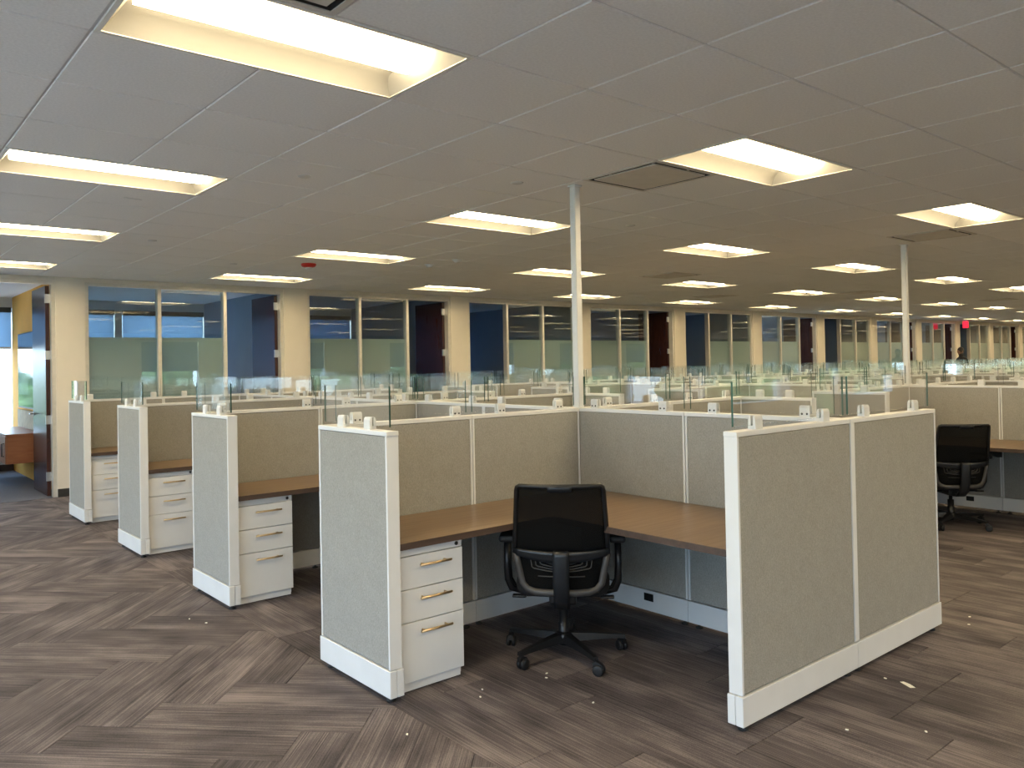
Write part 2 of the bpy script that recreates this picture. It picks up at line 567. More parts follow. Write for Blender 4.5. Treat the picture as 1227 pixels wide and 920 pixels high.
for poly, kind in herring():
    n0 = area(poly)
    for ax, lim, less in ((0, 0.012, True), (0, XMIN, False), (1, F, True), (1, YMIN, False)):
        if poly: poly = clip(poly, ax, lim, less)
    if len(poly) >= 3 and area(poly) > 0.002:
        planks.append((poly, kind if abs(area(poly) - n0) < 1e-4 else None))
x = 0.012
ci = 0
while x < XMAX:
    y = YMIN - rnd.choice((0.0, 0.25, 0.5, 0.75))
    while y < F:
        poly = [(x, y, 0, 0), (x + PW, y, 0, PW), (x + PW, y + PL, PL, PW), (x, y + PL, PL, 0)]
        n0 = area(poly)
        for ax, lim, less in ((0, XMAX, True), (1, F, True), (1, YMIN, False)):
            if poly: poly = clip(poly, ax, lim, less)
        if len(poly) >= 3 and area(poly) > 0.002:
            planks.append((poly, 0 if abs(area(poly) - n0) < 1e-4 else None))
        y += PL
    x += PW
    ci += 1


def hidden_floor(c):
    # carpet behind the partitions of the cubicle blocks shows nothing
    return c[0] > 2.2 and c[1] > -1.5 and not (c[0] < 6.5 and c[1] < 0.2)


rank = []
for k, (poly, kind) in enumerate(planks):
    c = (sum(p[0] for p in poly) / len(poly), sum(p[1] for p in poly) / len(poly), 0)
    s = seen(c)
    h = 1.53 / max(0.5, (Vector(c) - CAM).length)
    rank.append((0 if hidden_floor(c) else s * s * h * area(poly), k, c))
rank.sort(reverse=True)
single = set(k for s, k, c in rank[:290] if s > 0)
cache = {}
rest = MB(); rest_uv = []
for s, k, c in rank:
    poly, kind = planks[k]
    if k in single:
        if kind is None:
            mb = MB(); uvs = []; plank_geo(poly, mb, uvs, (c[0], c[1]))
            me = mb.mesh('carpet_plank', 'carpet'); set_uv(me, uvs)
        else:
            if kind not in cache:
                mb = MB(); uvs = []; plank_geo(poly, mb, uvs, (c[0], c[1]))
                me = mb.mesh('carpet_plank', 'carpet'); set_uv(me, uvs)
                cache[kind] = me
            me = cache[kind]
        link('carpet_plank', me, floor, (c[0], c[1], 0))
    else:
        plank_geo(poly, rest, rest_uv)
me = rest.mesh('carpet_planks', 'carpet'); set_uv(me, rest_uv)
link('carpet_planks', me, floor)['kind'] = 'stuff'

# ------------------------------------------------------------------ ceiling grid, tiles
ceiling = struct('ceiling', MB().box(XMIN, XMAX, YMIN, F + 0.06, ZC + 0.14, ZC + 0.3), 'ventdark', label='suspended ceiling of square grey tiles in a white grid')
ix0, ix1 = math.floor((XMIN - GX) / T), math.ceil((XMAX - GX) / T)
iy0, iy1 = math.floor((YMIN - GY) / T), math.ceil((F - GY) / T)
lights = [(5 * i - 2, 4 * j - 1) for i in range(-1, 13) for j in range(-2, 4)]
lights = [l for l in lights if GX + l[0] * T > XMIN and GX + (l[0] + 2) * T < XMAX and GY + l[1] * T > YMIN]
vents = [(3, 0), (10, 0), (11, 6), (20, 6), (-2, -2), (28, 5), (17, 9)]
used = set()
for (i, j) in lights: used |= {(i, j), (i + 1, j)}
used |= set(vents)
gb = MB()
for i in range(ix0, ix1 + 1):
    X = GX + i * T
    if XMIN < X < XMAX:
        y = iy0
        run = None
        for j in range(iy0, iy1 + 1):      # skip where a fixture spans the bar
            blocked = (i, j) in used and (i - 1, j) in used and (i - 1, j) in lights
            if blocked or j == iy1:
                if run is not None:
                    gb.box(X - 0.012, X + 0.012, max(YMIN, GY + run * T), min(F, GY + j * T), ZC + 0.006, ZC + 0.03)
                run = None
            elif run is None: run = j
for j in range(iy0, iy1 + 1):
    Y = GY + j * T
    if YMIN < Y < F: gb.box(XMIN, XMAX, Y - 0.012, Y + 0.012, ZC + 0.0055, ZC + 0.0295)
ob('ceiling_grid', gb, 'tbar', ceiling)
tm = MB()
a = T / 2 - 0.0075
tm.add([(-a, -a, 0), (a, -a, 0), (a, a, 0), (-a, a, 0), (-a - .003, -a - .003, .006), (a + .003, -a - .003, .006), (a + .003, a + .003, .006), (-a - .003, a + .003, .006)],
       [(3, 2, 1, 0), (0, 1, 5, 4), (1, 2, 6, 5), (2, 3, 7, 6), (3, 0, 4, 7)])
tile_me = tm.mesh('ceiling_tile', 'ceil')
cand = []
for i in range(ix0, ix1):
    for j in range(iy0, iy1):
        if (i, j) in used: continue
        c = (GX + (i + .5) * T, GY + (j + .5) * T, ZC)
        x0, x1 = max(XMIN, c[0] - T / 2), min(XMAX, c[0] + T / 2)
        y0, y1 = max(YMIN, c[1] - T / 2), min(F, c[1] + T / 2)
        if x1 - x0 < 0.05 or y1 - y0 < 0.05: continue
        whole = x1 - x0 > T - 1e-3 and y1 - y0 > T - 1e-3
        cand.append((seen(c) if whole else 0, c, (x0, x1, y0, y1)))
cand.sort(reverse=True)
rest = MB()
for k, (s, c, b) in enumerate(cand):
    if k < 290 and s > 0:
        link('ceiling_tile', tile_me, ceiling, c)
    else:
        rest.add([(b[0] + .0075, b[2] + .0075, ZC), (b[1] - .0075, b[2] + .0075, ZC), (b[1] - .0075, b[3] - .0075, ZC), (b[0] + .0075, b[3] - .0075, ZC),
                  (b[0] + .0045, b[2] + .0045, ZC + .006), (b[1] - .0045, b[2] + .0045, ZC + .006), (b[1] - .0045, b[3] - .0045, ZC + .006), (b[0] + .0045, b[3] - .0045, ZC + .006)],
                 [(3, 2, 1, 0), (0, 1, 5, 4), (1, 2, 6, 5), (2, 3, 7, 6), (3, 0, 4, 7)])
ob('ceiling_tiles', rest, 'ceil', ceiling)['kind'] = 'stuff'

# ------------------------------------------------------------------ office front (north)
wn = struct('wall_north', label='beige office front of narrow piers between glazed bays')
NK = 13
pier_me = MB().box(-0.19, 0.19, 0, 0.14, 0, ZC + 0.1).mesh('pier', 'wall')
pbase_me = MB().box(-0.19, 0.19, -0.008, 0, 0.0, 0.1, 0.002).mesh('baseboard', 'base')
for k in range(-1, NK):
    X = XW + BAY * k
    if k == 0:
        p = ob('pier', MB().box(-0.14, 0.19, 0, 0.14, 0, ZC + 0.1), 'wall', wn, (X, F, 0))
        ob('baseboard', MB().box(-0.14, 0.19, -0.008, 0, 0.0, 0.1, 0.002), 'base', p)
        continue
    p = link('pier', pier_me, wn, (X, F, 0))
    link('baseboard', pbase_me, p)
link('pier', MB().box(XMIN, XW - BAY - 0.9, F, F + .14, 0, ZC + .1).mesh('pier', 'wall'), wn)
link('pier', MB().box(XW + BAY * (NK - 1) + .19, XMAX, F, F + .14, 0, ZC + .1).mesh('pier', 'wall'), wn)
ob('header', MB().box(XMIN, XMAX, F + 0.012, F + 0.128, 2.665, ZC + 0.1), 'wall', wn)

FB = BAY - 0.38
B3 = FB / 3
# door side per office: 'R' door in the right bay, 'L' door in the left bay
sides = {0: 'R', 1: 'R', 2: 'R', 3: 'L', 4: 'R', 5: 'L', 6: 'R', 7: 'L', 8: 'R', 9: 'R', 10: 'L', 11: 'R', 12: 'R'}
fz = 2.665


def office_front(k):
    FB = BAY - 0.38 + (0.05 if k == 0 else 0)       # the end pier by the yellow room is narrower
    B3 = FB / 3
    x0 = XW + BAY * (k - 1) + 0.19
    s = sides[k]
    w = struct('window_%d' % (k + 1), loc=(x0, F, 0), label='full height office glazing with frosted film below a clear top')
    fw = 0.045
    lo = 0 if s == 'R' else 1
    fr = MB()
    fr.box(0, FB, 0.03, 0.11, fz - fw, fz)                               # head
    for e in (0.0, B3, 2 * B3, FB - fw):
        fr.box(e, e + fw, 0.02, 0.12, 0, fz - fw)
    ob('frame', fr, 'alu', w)
    for q in range(2):
        a = (lo + q) * B3 + (fw if True else 0)
        b = (lo + q + 1) * B3 - (fw if (lo + q) == 2 else 0)
        ob('sill', MB().box(a, b, 0.03, 0.11, 0.0, 0.05), 'alu', w)
        ob('pane', MB().box(a, b, 0.066, 0.074, 0.05, fz - fw), 'pane', w)
        ob('frosted_film', MB().box(a, b, 0.0755, 0.0765, 0.05, 1.975), 'film', w)
    # door leaf swung into the office
    d = struct('door_%d' % (k + 1), label='dark mahogany office door standing open into the room')
    L = B3 - fw - 0.02
    if s == 'R':
        d.location = (x0 + FB - fw - 0.005, F + 0.115, 0); d.rotation_euler = (0, 0, R(90))
    else:
        d.location = (x0 + fw + 0.05, F + 0.115, 0); d.rotation_euler = (0, 0, R(90))
    ob('leaf', MB().box(0.0, L, 0.0, 0.045, 0.012, fz - fw - 0.01, 0.002), 'doorwood', d)
    for hz in (0.25, 0.95, 1.75, 2.45):
        ob('hinge', MB().box(-0.006, 0.02, -0.006, 0.05, hz - 0.055, hz + 0.055, 0.001), 'steel', d)
    h = MB()
    h.lathe([(0.028, 0), (0.028, 0.008)], 14, Matrix.Translation((L - 0.06, 0.045, 1.0)) @ Matrix.Rotation(R(-90), 4, 'X'))
    h.tube([(L - 0.06, 0.05, 1.0), (L - 0.06, 0.095, 1.0), (L - 0.17, 0.1, 1.0)], 0.009, 8)
    ob('lever_handle', h, 'steel', d)


for k in range(0, NK): office_front(k)

# offices behind
of_floor = struct('floor_offices', MB().box(XMIN, XMAX, F + 0.06, YB, -0.2, -0.001), 'officefloor', label='grey carpet of the offices')
struct('ceiling_offices', MB().box(XMIN, XMAX, F + 0.14, YB + .2, ZC + 0.02, ZC + 0.2), 'ceil', label='pale ceiling of the offices')
pw = struct('wall_party', label='slate blue partition walls between offices')
for k in range(-1, NK):
    X = XW + BAY * k
    if k == 0:
        ob('party_wall', MB().box(X - 0.06, X, F + 0.14, YB, 0, ZC + 0.02), 'yellow', pw)
        ob('party_wall', MB().box(X, X + 0.06, F + 0.14, YB, 0, ZC + 0.02), 'greywall', pw)
    else:
        ob('party_wall', MB().box(X - 0.06, X + 0.06, F + 0.14, YB, 0, ZC + 0.02), 'greywall', pw)
wr = struct('wall_rear', label='outer wall of the offices with a band of windows')
wb = MB().box(XMIN, XMAX, YB, YB + 0.2, 0, 0.62).box(XMIN, XMAX, YB, YB + 0.2, 2.58, ZC + 0.2)
ob('spandrel', wb, 'white_wall', wr)
ob('baseboard', MB().box(XMIN, XMAX, YB - .01, YB, 0, 0.1), 'base', wr)
for k in range(-2, NK):
    for e in (0.0, BAY / 2):
        X = XW + BAY * k + e
        if XMIN + .1 < X < XMAX - .1: ob('post', MB().box(X - 0.06, X + 0.06, YB + .02, YB + 0.18, 0.62, 2.58), 'alu', wr)
for k in range(0, NK):
    X = XW + BAY * (k - 1)
    w = struct('window_%d' % (k + 21), loc=(X, YB, 0), label='outer office window with a roller shade')
    for e in (0, 1):
        a, b = 0.07 + e * BAY / 2, BAY / 2 - 0.07 + e * BAY / 2
        ob('pane', MB().box(a - .01, b + .01, 0.10, 0.106, 0.62, 2.58), 'winpane', w)
        bot = 1.95 if k == 0 else (1.25 if k == 1 else 1.9 if k in (6, 8, 9) else 0.70)
        sh = ob('roller_shade', MB().box(a, b - 0.0, 0.045, 0.047, bot, 2.56), 'shade_light' if k in (0, 1, 6, 8, 9) else 'shade', w)
        ob('hem_bar', MB().box(a, b, 0.038, 0.054, bot - 0.03, bot, 0.003), 'alu', sh)
        ob('shade_fascia', MB().box(a, b, 0.0, 0.08, 2.50, 2.58), 'base', sh)


# outer walls of the hall (west, south) with windows, east wall
def window_wall(name, along, fixed, a0, a1, spans, z0, z1, sign, first, label, shade=None):
    w = struct(name, label=label)
    def bx(p, q, zz0, zz1):
        if along == 'y': return MB().box(min(fixed, fixed + sign * .2), max(fixed, fixed + sign * .2), p, q, zz0, zz1)
        return MB().box(p, q, min(fixed, fixed + sign * .2), max(fixed, fixed + sign * .2), zz0, zz1)
    ob('spandrel', bx(a0, a1, -0.2, z0), 'white_wall', w)
    ob('spandrel', bx(a0, a1, z1, ZC + .3), 'white_wall', w)
    e = a0
    for i, (p, q) in enumerate(spans):
        ob('post', bx(e, p, z0, z1), 'white_wall', w)
        e = q
        n = struct('window_%d' % (first + i), label='tall clear window in the outer wall')
        c = fixed + sign * .1
        if along == 'y':
            ob('pane', MB().box(c - .003, c + .003, p, q, z0, z1), 'winpane', n)
        else:
            ob('pane', MB().box(p, q, c - .003, c + .003, z0, z1), 'winpane', n)
            if shade: 
                sh = ob('roller_shade', MB().box(p + .01, q - .01, c + .04, c + .042, shade, z1), 'shade', n)
        ld = bpy.data.lights.new('daylight_portal', 'AREA')
        ld.shape = 'RECTANGLE'
        ld.size = q - p; ld.size_y = z1 - z0
        ld.cycles.is_portal = True
        lo = bpy.data.objects.new('daylight_portal', ld); COL.objects.link(lo)
        if along == 'y':
            lo.location = (fixed + sign * .21, (p + q) / 2, (z0 + z1) / 2)
            lo.rotation_euler = (R(90), 0, R(90) if sign > 0 else R(-90))
        else:
            lo.location = ((p + q) / 2, fixed + sign * .21, (z0 + z1) / 2)
            lo.rotation_euler = (R(90), 0, 0 if sign < 0 else R(180))
    ob('post', bx(e, a1, z0, z1), 'white_wall', w)
    return w


window_wall('wall_west', 'y', XMIN, YMIN - .2, F + 4, [(YMIN + .3 + 1.53 * i, YMIN + .3 + 1.53 * i + 1.43) for i in range(10)], 0.55, 2.55, -1, 41,
            'outer wall with a band of tall windows')
window_wall('wall_south', 'x', YMIN, XMIN, XMAX, [(-3.6 + 4.6 * i, -3.6 + 4.6 * i + 1.8) for i in range(0, 9)], 0.75, 2.45, -1, 61,
            'rear wall with shaded windows', shade=1.5)
struct('wall_east', MB().box(XMAX, XMAX + .2, YMIN, YB, -.2, ZC + .3), 'wall', label='plain end wall')

# portals for the office windows
for k in range(0, NK):
    ld = bpy.data.lights.new('daylight_portal', 'AREA'); ld.shape = 'RECTANGLE'; ld.size = BAY - .2; ld.size_y = 1.96
    ld.cycles.is_portal = True
    lo = bpy.data.objects.new('daylight_portal', ld); COL.objects.link(lo)
    lo.location = (XW + BAY * (k - .5), YB + .21, 1.6); lo.rotation_euler = (R(90), 0, R(180))

# ================================================================== LARGE THINGS
# ------------------------------------------------------------------ partition panels
def clampmesh():
    m = MB()
    for s in (-1, 1):
        pr = [(s * 0.005, 0.0), (s * 0.018, 0.0), (s * 0.017, 0.044), (s * 0.013, 0.055), (s * 0.009, 0.058), (s * 0.005, 0.058)]
        if s > 0: pr = pr[::-1]
        m.prism(pr, 'x', -0.028, 0.028)
    m.box(-0.028, 0.028, -0.006, 0.006, 0.0, 0.016)
    return m.mesh('clamp', 'clamp')


CLAMP = clampmesh()
SCREW = MB().lathe([(0.0055, -0.0015), (0.0055, 0.0015)], 8, Matrix.Rotation(R(90), 4, 'X')).mesh('screw', 'screw')
PM = {}


def panel_meshes(L, ends):
    key = (round(L, 3), ends)
    if key in PM: return PM[key]
    st, t = 0.016, TH / 2
    fr = MB()
    fr.box(0.001, L - 0.001, -t, t, H - 0.022, H, 0.0025)
    for a, b in ((0.0035, st), (L - st, L - 0.0035)):
        fr.box(a, b, -t, t, 0.155, H - 0.021, 0.002)
    fab = {}
    for s in (-1, 1):
        f = MB()
        y0, y1 = (-t + 0.0025, -t + 0.02) if s < 0 else (t - 0.02, t - 0.0025)
        f.box(st + 0.001, L - st - 0.001, y0, y1, 0.158, H - 0.0235, 0.003)
        fab[s] = f.mesh('fabric_skin', 'fabric')
    core = MB().box(st, L - st, -t + 0.021, t - 0.021, 0.16, H - 0.024)
    ba = {}
    for s in (-1, 1):
        b = MB()
        y0, y1 = (-t - 0.005, -0.001) if s < 0 else (0.001, t + 0.005)
        x0 = -0.004 if 'a' in ends else (0.0075 if 'A' in ends else 0.0015)
        x1 = L + 0.004 if 'b' in ends else (L - 0.0075 if 'B' in ends else L - 0.0015)
        b.box(x0, x1, y0, y1, 0.03, 0.152, 0.003)
        ba[s] = b.mesh('base_cover', 'white')
    ft = MB().lathe([(0.0, 0.0), (0.022, 0.0), (0.022, 0.008), (0.008, 0.012), (0.008, 0.034)], 12).mesh('levelling_foot', 'foot')
    gl = MB()
    a, b = (0.075 if 'P' in ends else 0.022), L - 0.022
    z0, z1, g = H + 0.018, H + 0.205, 0.0045
    vs = [(a, -g, z0), (b, -g, z0), (b, g, z0), (a, g, z0), (a, -g, z1), (b, -g, z1), (b, g, z1), (a, g, z1)]
    gl.add(vs, [(0, 1, 5, 4)], False, 0)
    gl.add(vs, [(2, 3, 7, 6)], False, 0)
    gl.add(vs, [(3, 2, 1, 0), (4, 5, 6, 7), (1, 2, 6, 5), (3, 0, 4, 7)], False, 1)
    PM[key] = dict(frame=fr.mesh('frame', 'white'), fab=fab, core=core.mesh('core', 'base'), base=ba, foot=ft, glass=gl.mesh('glass_screen', ['glass', 'glassedge']))
    return PM[key]


def panel(x, y, rz, L, label, ends='', group=None, near=False, glass=True, cl=None, foot=True, sdir=-1):
    pm = panel_meshes(L, ends)
    p = thing('cubicle_panel', label, 'cubicle panel', (x, y, 0), rz, group)
    link('frame', pm['frame'], p)
    for s in (-1, 1):
        link('fabric_skin', pm['fab'][s], p)
        link('base_cover', pm['base'][s], p)
    if near: link('core', pm['core'], p)
    if foot:
        for fx in (0.05, L - 0.05): link('levelling_foot', pm['foot'], p, (fx, 0, 0))
    if glass:
        link('glass_screen', pm['glass'], p)
        for c in (cl or (0.19 * L / 0.9, L - 0.19 * L / 0.9)):
            k = link('clamp', CLAMP, p, (c, 0, H))
            if near:
                for s in (-1, 1): link('screw', SCREW, k, (s * 0.014, sdir * 0.0178, 0.016))
    return p


def outlet(p, fx, side=-1):
    y = side * (TH / 2 + 0.005)
    o = ob('outlet_plate', MB().box(fx - .035, fx + .035, min(y, y + side * .004), max(y, y + side * .004), 0.09, 0.135, 0.001), 'outlet', p)
    o['label'] = 'black outlet plate'


XR = (CX - TH / 2 - TH) / 2         # cross panel length
where = ['the first row beside the glass-topped corner desk with the office chair', 'the second row', 'the third row', 'the fourth row beside the offices']
for b in range(NB):
    ox = b * PX
    bn = ORD[b]
    near = b == 0
    g = 'partition panels of the %s cubicle block' % bn
    blk = '%s cubicle block from the yellow room' % bn
    # wings on both aisles and cross panels on both sides of the spine
    for i in range(NR):
        y1 = i * S
        rn = ORD[i]
        for side, xo in (('west', 0.0325), ('east', 2 * CX - 0.0325)):
            sd = 'yellow-room side' if side == 'west' else 'opposite side'
            panel(ox + xo, y1 - D, R(90), D, 'short aisle-end partition, %s, %s row, %s' % (sd, rn, blk),
                  'ab', g, near and side == 'west', cl=(0.20, D - 0.21))
            for q in range(2):
                if side == 'west': px = ox + TH + q * XR
                else: px = ox + CX + TH / 2 + q * XR
                pos = ('aisle-end' if (q == 0) == (side == 'west') else 'spine-end')
                pn = panel(px, y1 - 0.0325, 0, XR, '%s cross partition, %s, %s row, %s' % (pos, sd, rn, blk), 'A' if q == 0 else 'B', g, near and i < 2,
                           cl=(0.14, XR - 0.10) if (q == 0 and side == 'west') else (0.24, XR - 0.17))
    # spine
    segs = []
    l0 = (WY - TH) / 2
    for q in range(2): segs.append((-q * l0, l0, 'first row, %s half' % ORD[q]))
    for i in range(NR - 1):
        for q in range(2): segs.append(((i + 1) * S - q * S / 2, S / 2, '%s row, %s half' % (ORD[i + 1], ORD[q])))
    for y, L, t in segs:
        pn = panel(ox + CX, y, R(-90), L, 'spine partition between back-to-back desks, %s, %s' % (t, blk), ('P' if y == 0 and b < 2 else '') + ('B' if y < -0.1 else ''), g, near and y <= 0, cl=(0.18, L - 0.17))
        if b < 2 and y == 0: outlet(pn, 0.62)
    # end wings
    for q in range(2):
        pn = panel(ox + CX - EW + q * EW, -WY + TH / 2, 0, EW, 'long end partition facing open carpet, %s, %s' % ('yellow-room side' if q == 0 else 'opposite side', blk), 'a' if q == 0 else 'b', g, near, cl=(0.19, EW - 0.21), sdir=1)
        if q == 0: ob('joint_cover', MB().box(EW - 0.019, EW + 0.019, -TH / 2 - 0.004, -TH / 2 - 0.0004, 0.158, H - 0.001, 0.0015), 'white', pn)

# ------------------------------------------------------------------ worktops, pedestals
WT = 0.715
xi0, xi1, yi0, yi1 = TH + 0.003, CX - TH / 2 - 0.006, -TH - 0.004, -WY + TH + 0.008
yf, xf = -0.652, 1.035


def worktop_mesh():
    poly = [(xi0, yf), (xf - .03, yf), (xf, yf - .03), (xf, yi1), (xi1, yi1), (xi1, yi0), (xi0, yi0)]
    m = MB(); m.prism(poly, 'z', WT - 0.030, WT)
    e = MB()
    off = 0.0022
    ed = [(xi0, yf), (xf - .03, yf), (xf, yf - .03), (xf, yi1)]
    inn = [(xi0, yf - off), (xf - .03 - off, yf - off), (xf - off, yf - .03 - off), (xf - off, yi1)]
    e.prism(ed[::-1] + inn, 'z', WT - 0.032, WT - 0.0015)
    return m.mesh('top', 'wood'), e.mesh('edge_band', 'woodedge')


TOP, EDGE = worktop_mesh()
BR = MB().prism([(0, -0.02), (0.42, -0.02), (0.42, -0.045), (0.12, -0.13), (0, -0.14)], 'y', -0.008, 0.008).box(0, 0.44, -0.025, 0.025, -0.02, 0).mesh('support_bracket', 'bracket')
place = ['in the cubicle with the office chair', 'in the second cubicle row', 'in the third cubicle row', 'in the fourth cubicle row']
for b in range(2):
    for i in range(NR):
        w = thing('worktop', 'brown L-shaped worktop %s, %s block from yellow room' % (place[i] if not (b == 1 and i == 0) else 'behind the second office chair', ORD[b]), 'worktop',
                  (b * PX, i * S, 0), 0, 'L-shaped worktops')
        link('top', TOP, w); link('edge_band', EDGE, w)['label'] = 'dark edge band'
        k = link('support_bracket', BR, w, (XR + TH, yi0 + 0.001, WT - 0.03), R(-90))
        k = link('support_bracket', BR, w, (xi1 - 0.001, -(WY - TH) / 2, WT - 0.03), R(180))


def ped():
    x0, x1, y0, y1 = 0.076, 0.456, -0.615, -0.08
    parts = {}
    parts['body'] = MB().box(x0 + .004, x1 - .004, y0 + .022, y1, 0.02, 0.678, 0.002).box(x0 + .008, x1 - .008, y0 + .02, y1 - .01, 0.006, 0.05, 0.002).mesh('body', 'white')
    parts['rail'] = MB().box(x0, x1, y0 + .004, y0 + .021, 0.642, 0.676, 0.002).mesh('top_rail', 'white')
    fr = []
    for z0, z1 in ((0.487, 0.638), (0.332, 0.483), (0.052, 0.328)):
        fr.append((MB().box(x0, x1, y0, y0 + .021, z0, z1, 0.0025).mesh('drawer', 'white'), z1))
    h = MB()
    h.tube([(-0.09, -0.03, 0), (0.09, -0.03, 0)], 0.0058, 10)
    for s in (-1, 1): h.tube([(s * 0.066, 0, 0), (s * 0.066, -0.03, 0)], 0.0045, 8)
    parts['handle'] = h.mesh('handle', 'brass')
    lk = MB().lathe([(0.0095, 0), (0.0095, 0.004), (0.004, 0.0045)], 14, Matrix.Rotation(R(90), 4, 'X'))
    parts['lock'] = lk.mesh('lock', 'screw')
    return parts, fr, (x0, x1, y0)


PP, PF, (px0, px1, py0) = ped()
for i in range(NR):
    p = thing('drawer_pedestal', ['white three-drawer pedestal with brass bar handles under the desk with the office chair', 'white three-drawer pedestal under the worktop of the second cubicle row',
              'white three-drawer pedestal under the worktop of the third cubicle row', 'white three-drawer pedestal under the worktop of the fourth row beside the offices'][i], 'drawer unit', (0, i * S, 0), 0, 'drawer pedestals at aisle end of desks')
    link('body', PP['body'], p)
    r = link('top_rail', PP['rail'], p)
    link('lock', PP['lock'], r, (px1 - 0.035, py0 + 0.004, 0.659))
    for me, z1 in PF:
        d = link('drawer', me, p)
        link('handle', PP['handle'], d, ((px0 + px1) / 2 + 0.012, py0, z1 - 0.042))

# ------------------------------------------------------------------ power poles
for b in range(2):
    p = thing('power_pole', ['slim white power pole rising from the corner behind the office chair', 'slim white power pole rising from the second cubicle block'][b], 'pole', (b * PX + CX, -0.0325, 0))
    ob('pole', MB().box(-0.024, 0.024, -0.02, 0.03, H + 0.003, ZC - 0.001, 0.003), 'white', p)
    ob('cover_strip', MB().box(-0.0275, -0.0245, -0.015, 0.022, H + 0.02, ZC - 0.02, 0.001), 'white', p)
    ob('ceiling_trim', MB().box(-0.034, 0.034, -0.03, 0.04, ZC - 0.012, ZC - 0.0006, 0.002), 'white', p)


# ------------------------------------------------------------------ ceiling lights
def troffer_meshes():
    l, w = T - 0.006, T / 2 - 0.006      # half length, half width
    fl = 0.018
    fr = MB()
    z0 = -0.003
    fr.box(-l, l, -w, -w + fl, z0, 0.012).box(-l, l, w - fl, w, z0, 0.012).box(-l, -l + fl, -w + fl, w - fl, z0, 0.012).box(l - fl, l, -w + fl, w - fl, z0, 0.012)
    a, c = w - fl, l - fl
    hp = MB()
    # curved reflector wings either side of the lens
    for s in (-1, 1):
        prof = [(a, 0.0), (a - 0.025, 0.034), (a - 0.07, 0.062), (0.112, 0.078), (0.100, 0.082)]
        vs = []
        for X in (-c, c):
            for y, z in prof: vs.append((X, s * y, z))
        n = len(prof)
        hp.add(vs, [((k, k + 1, n + k + 1, n + k) if s > 0 else (k + 1, k, n + k, n + k + 1)) for k in range(n - 1)], True)
    # sloping end plates
    for s in (-1, 1):
        vs = [(s * c, -a, 0.0), (s * c, a, 0.0), (s * (c - 0.06), a - 0.07, 0.08), (s * (c - 0.06), -a + 0.07, 0.08)]
        hp.add(vs, [(0, 1, 2, 3)], False)
    hp.box(-l + .01, l - .01, -w + .01, w - .01, 0.086, 0.125)
    ln = MB()
    prof = [(-0.100, 0.081), (-0.095, 0.038), (-0.055, 0.022), (0, 0.017), (0.055, 0.022), (0.095, 0.038), (0.100, 0.081)]
    cx = c - 0.055
    vs = []
    for X in (-cx, cx):
        for y, z in prof: vs.append((X, y, z))
    n = len(prof)
    ln.add(vs, [(k + 1, k, n + k, n + k + 1) for k in range(n - 1)] + [tuple(range(n)), tuple(range(2 * n - 1, n - 1, -1))], False)
    return fr.mesh('trim_frame', 'troffer'), hp.mesh('reflector', 'reflector'), ln.mesh('lens', 'lens')


TF, TR, TLN = troffer_meshes()
for (i, j) in lights:
    c = (GX + (i + 1) * T, GY + (j + .5) * T, ZC)
    row = (j + 1) // 4
    colk = (i + 2) // 5
    if row == 0 and colk == 1: lab = 'recessed lit ceiling light beside the square vent near the power pole'
    elif row == 0 and colk == 0: lab = 'recessed lit ceiling light over the herringbone aisle across from the first desk'
    elif row == 0 and colk == 2: lab = 'recessed lit ceiling light touching the vent at the second power pole'
    elif colk < 0: lab = 'recessed lit ceiling light beside the tall aisle windows, row %s from the offices' % ORD[3 - row]
    elif colk == 0: lab = 'recessed lit ceiling light in the line above the herringbone aisle, row %s from the offices' % ORD[3 - row]
    elif row < 0: lab = 'recessed lit ceiling light over open carpet beyond cubicle ends, line %s, row %s' % (ORD[min(13, colk)], ORD[-row - 1])
    else: lab = 'recessed lit ceiling light, row %s from the offices, line %s past the herringbone aisle' % (ORD[3 - row], ORD[min(13, colk - 1)])
    t = thing('ceiling_light', lab, 'light', c, 0, 'recessed ceiling lights')
    link('trim_frame', TF, t); link('reflector', TR, t); link('lens', TLN, t)


# ------------------------------------------------------------------ ceiling vents
def vent_meshes():
    a = T / 2 - 0.004
    f = MB()
    for (p, q, r_, s_) in ((-a, a, -a, -a + .022), (-a, a, a - .022, a), (-a, -a + .022, -a + .022, a - .022), (a - .022, a, -a + .022, a - .022)):
        f.box(p, q, r_, s_, -0.004, 0.012)
    n = MB()
    b = a - 0.022
    n.add([(-b, -b, 0), (b, -b, 0), (b, b, 0), (-b, b, 0), (-b + .06, -b + .06, .09), (b - .06, -b + .06, .09), (b - .06, b - .06, .09), (-b + .06, b - .06, .09)],
          [(0, 1, 5, 4), (1, 2, 6, 5), (2, 3, 7, 6), (3, 0, 4, 7), (4, 5, 6, 7)])
    p = MB()
    d = b - 0.030
    p.box(-d, d, -d, d, -0.006, 0.003, 0.003)
    for sx in (-1, 1):
        for sy in (-1, 1): p.box(sx * d * .7 - .006, sx * d * .7 + .006, sy * d * .7 - .006, sy * d * .7 + .006, 0.002, 0.09)
    return f.mesh('trim_frame', 'vent'), n.mesh('neck', 'ventdark'), p.mesh('face_plate', 'vent')


VF, VN, VP = vent_meshes()
vl = {(3, 0): 'square plaque air vent next to the ceiling light at the first power pole', (10, 0): 'square plaque air vent touching the light at the second power pole',
      (11, 6): 'small far square air vent between two light rows', (20, 6): 'farther square air vent over the third cubicle block', (-2, -2): 'square air vent touching the light above the herringbone aisle',
      (28, 5): 'distant square air vent over the fourth cubicle block', (17, 9): 'distant square air vent near the office fronts'}
for v in vents:
    t = thing('air_vent', vl[v], 'vent', (GX + (v[0] + .5) * T, GY + (v[1] + .5) * T, ZC), 0, 'square ceiling vents')
    link('trim_frame', VF, t); link('neck', VN, t); link('face_plate', VP, t)


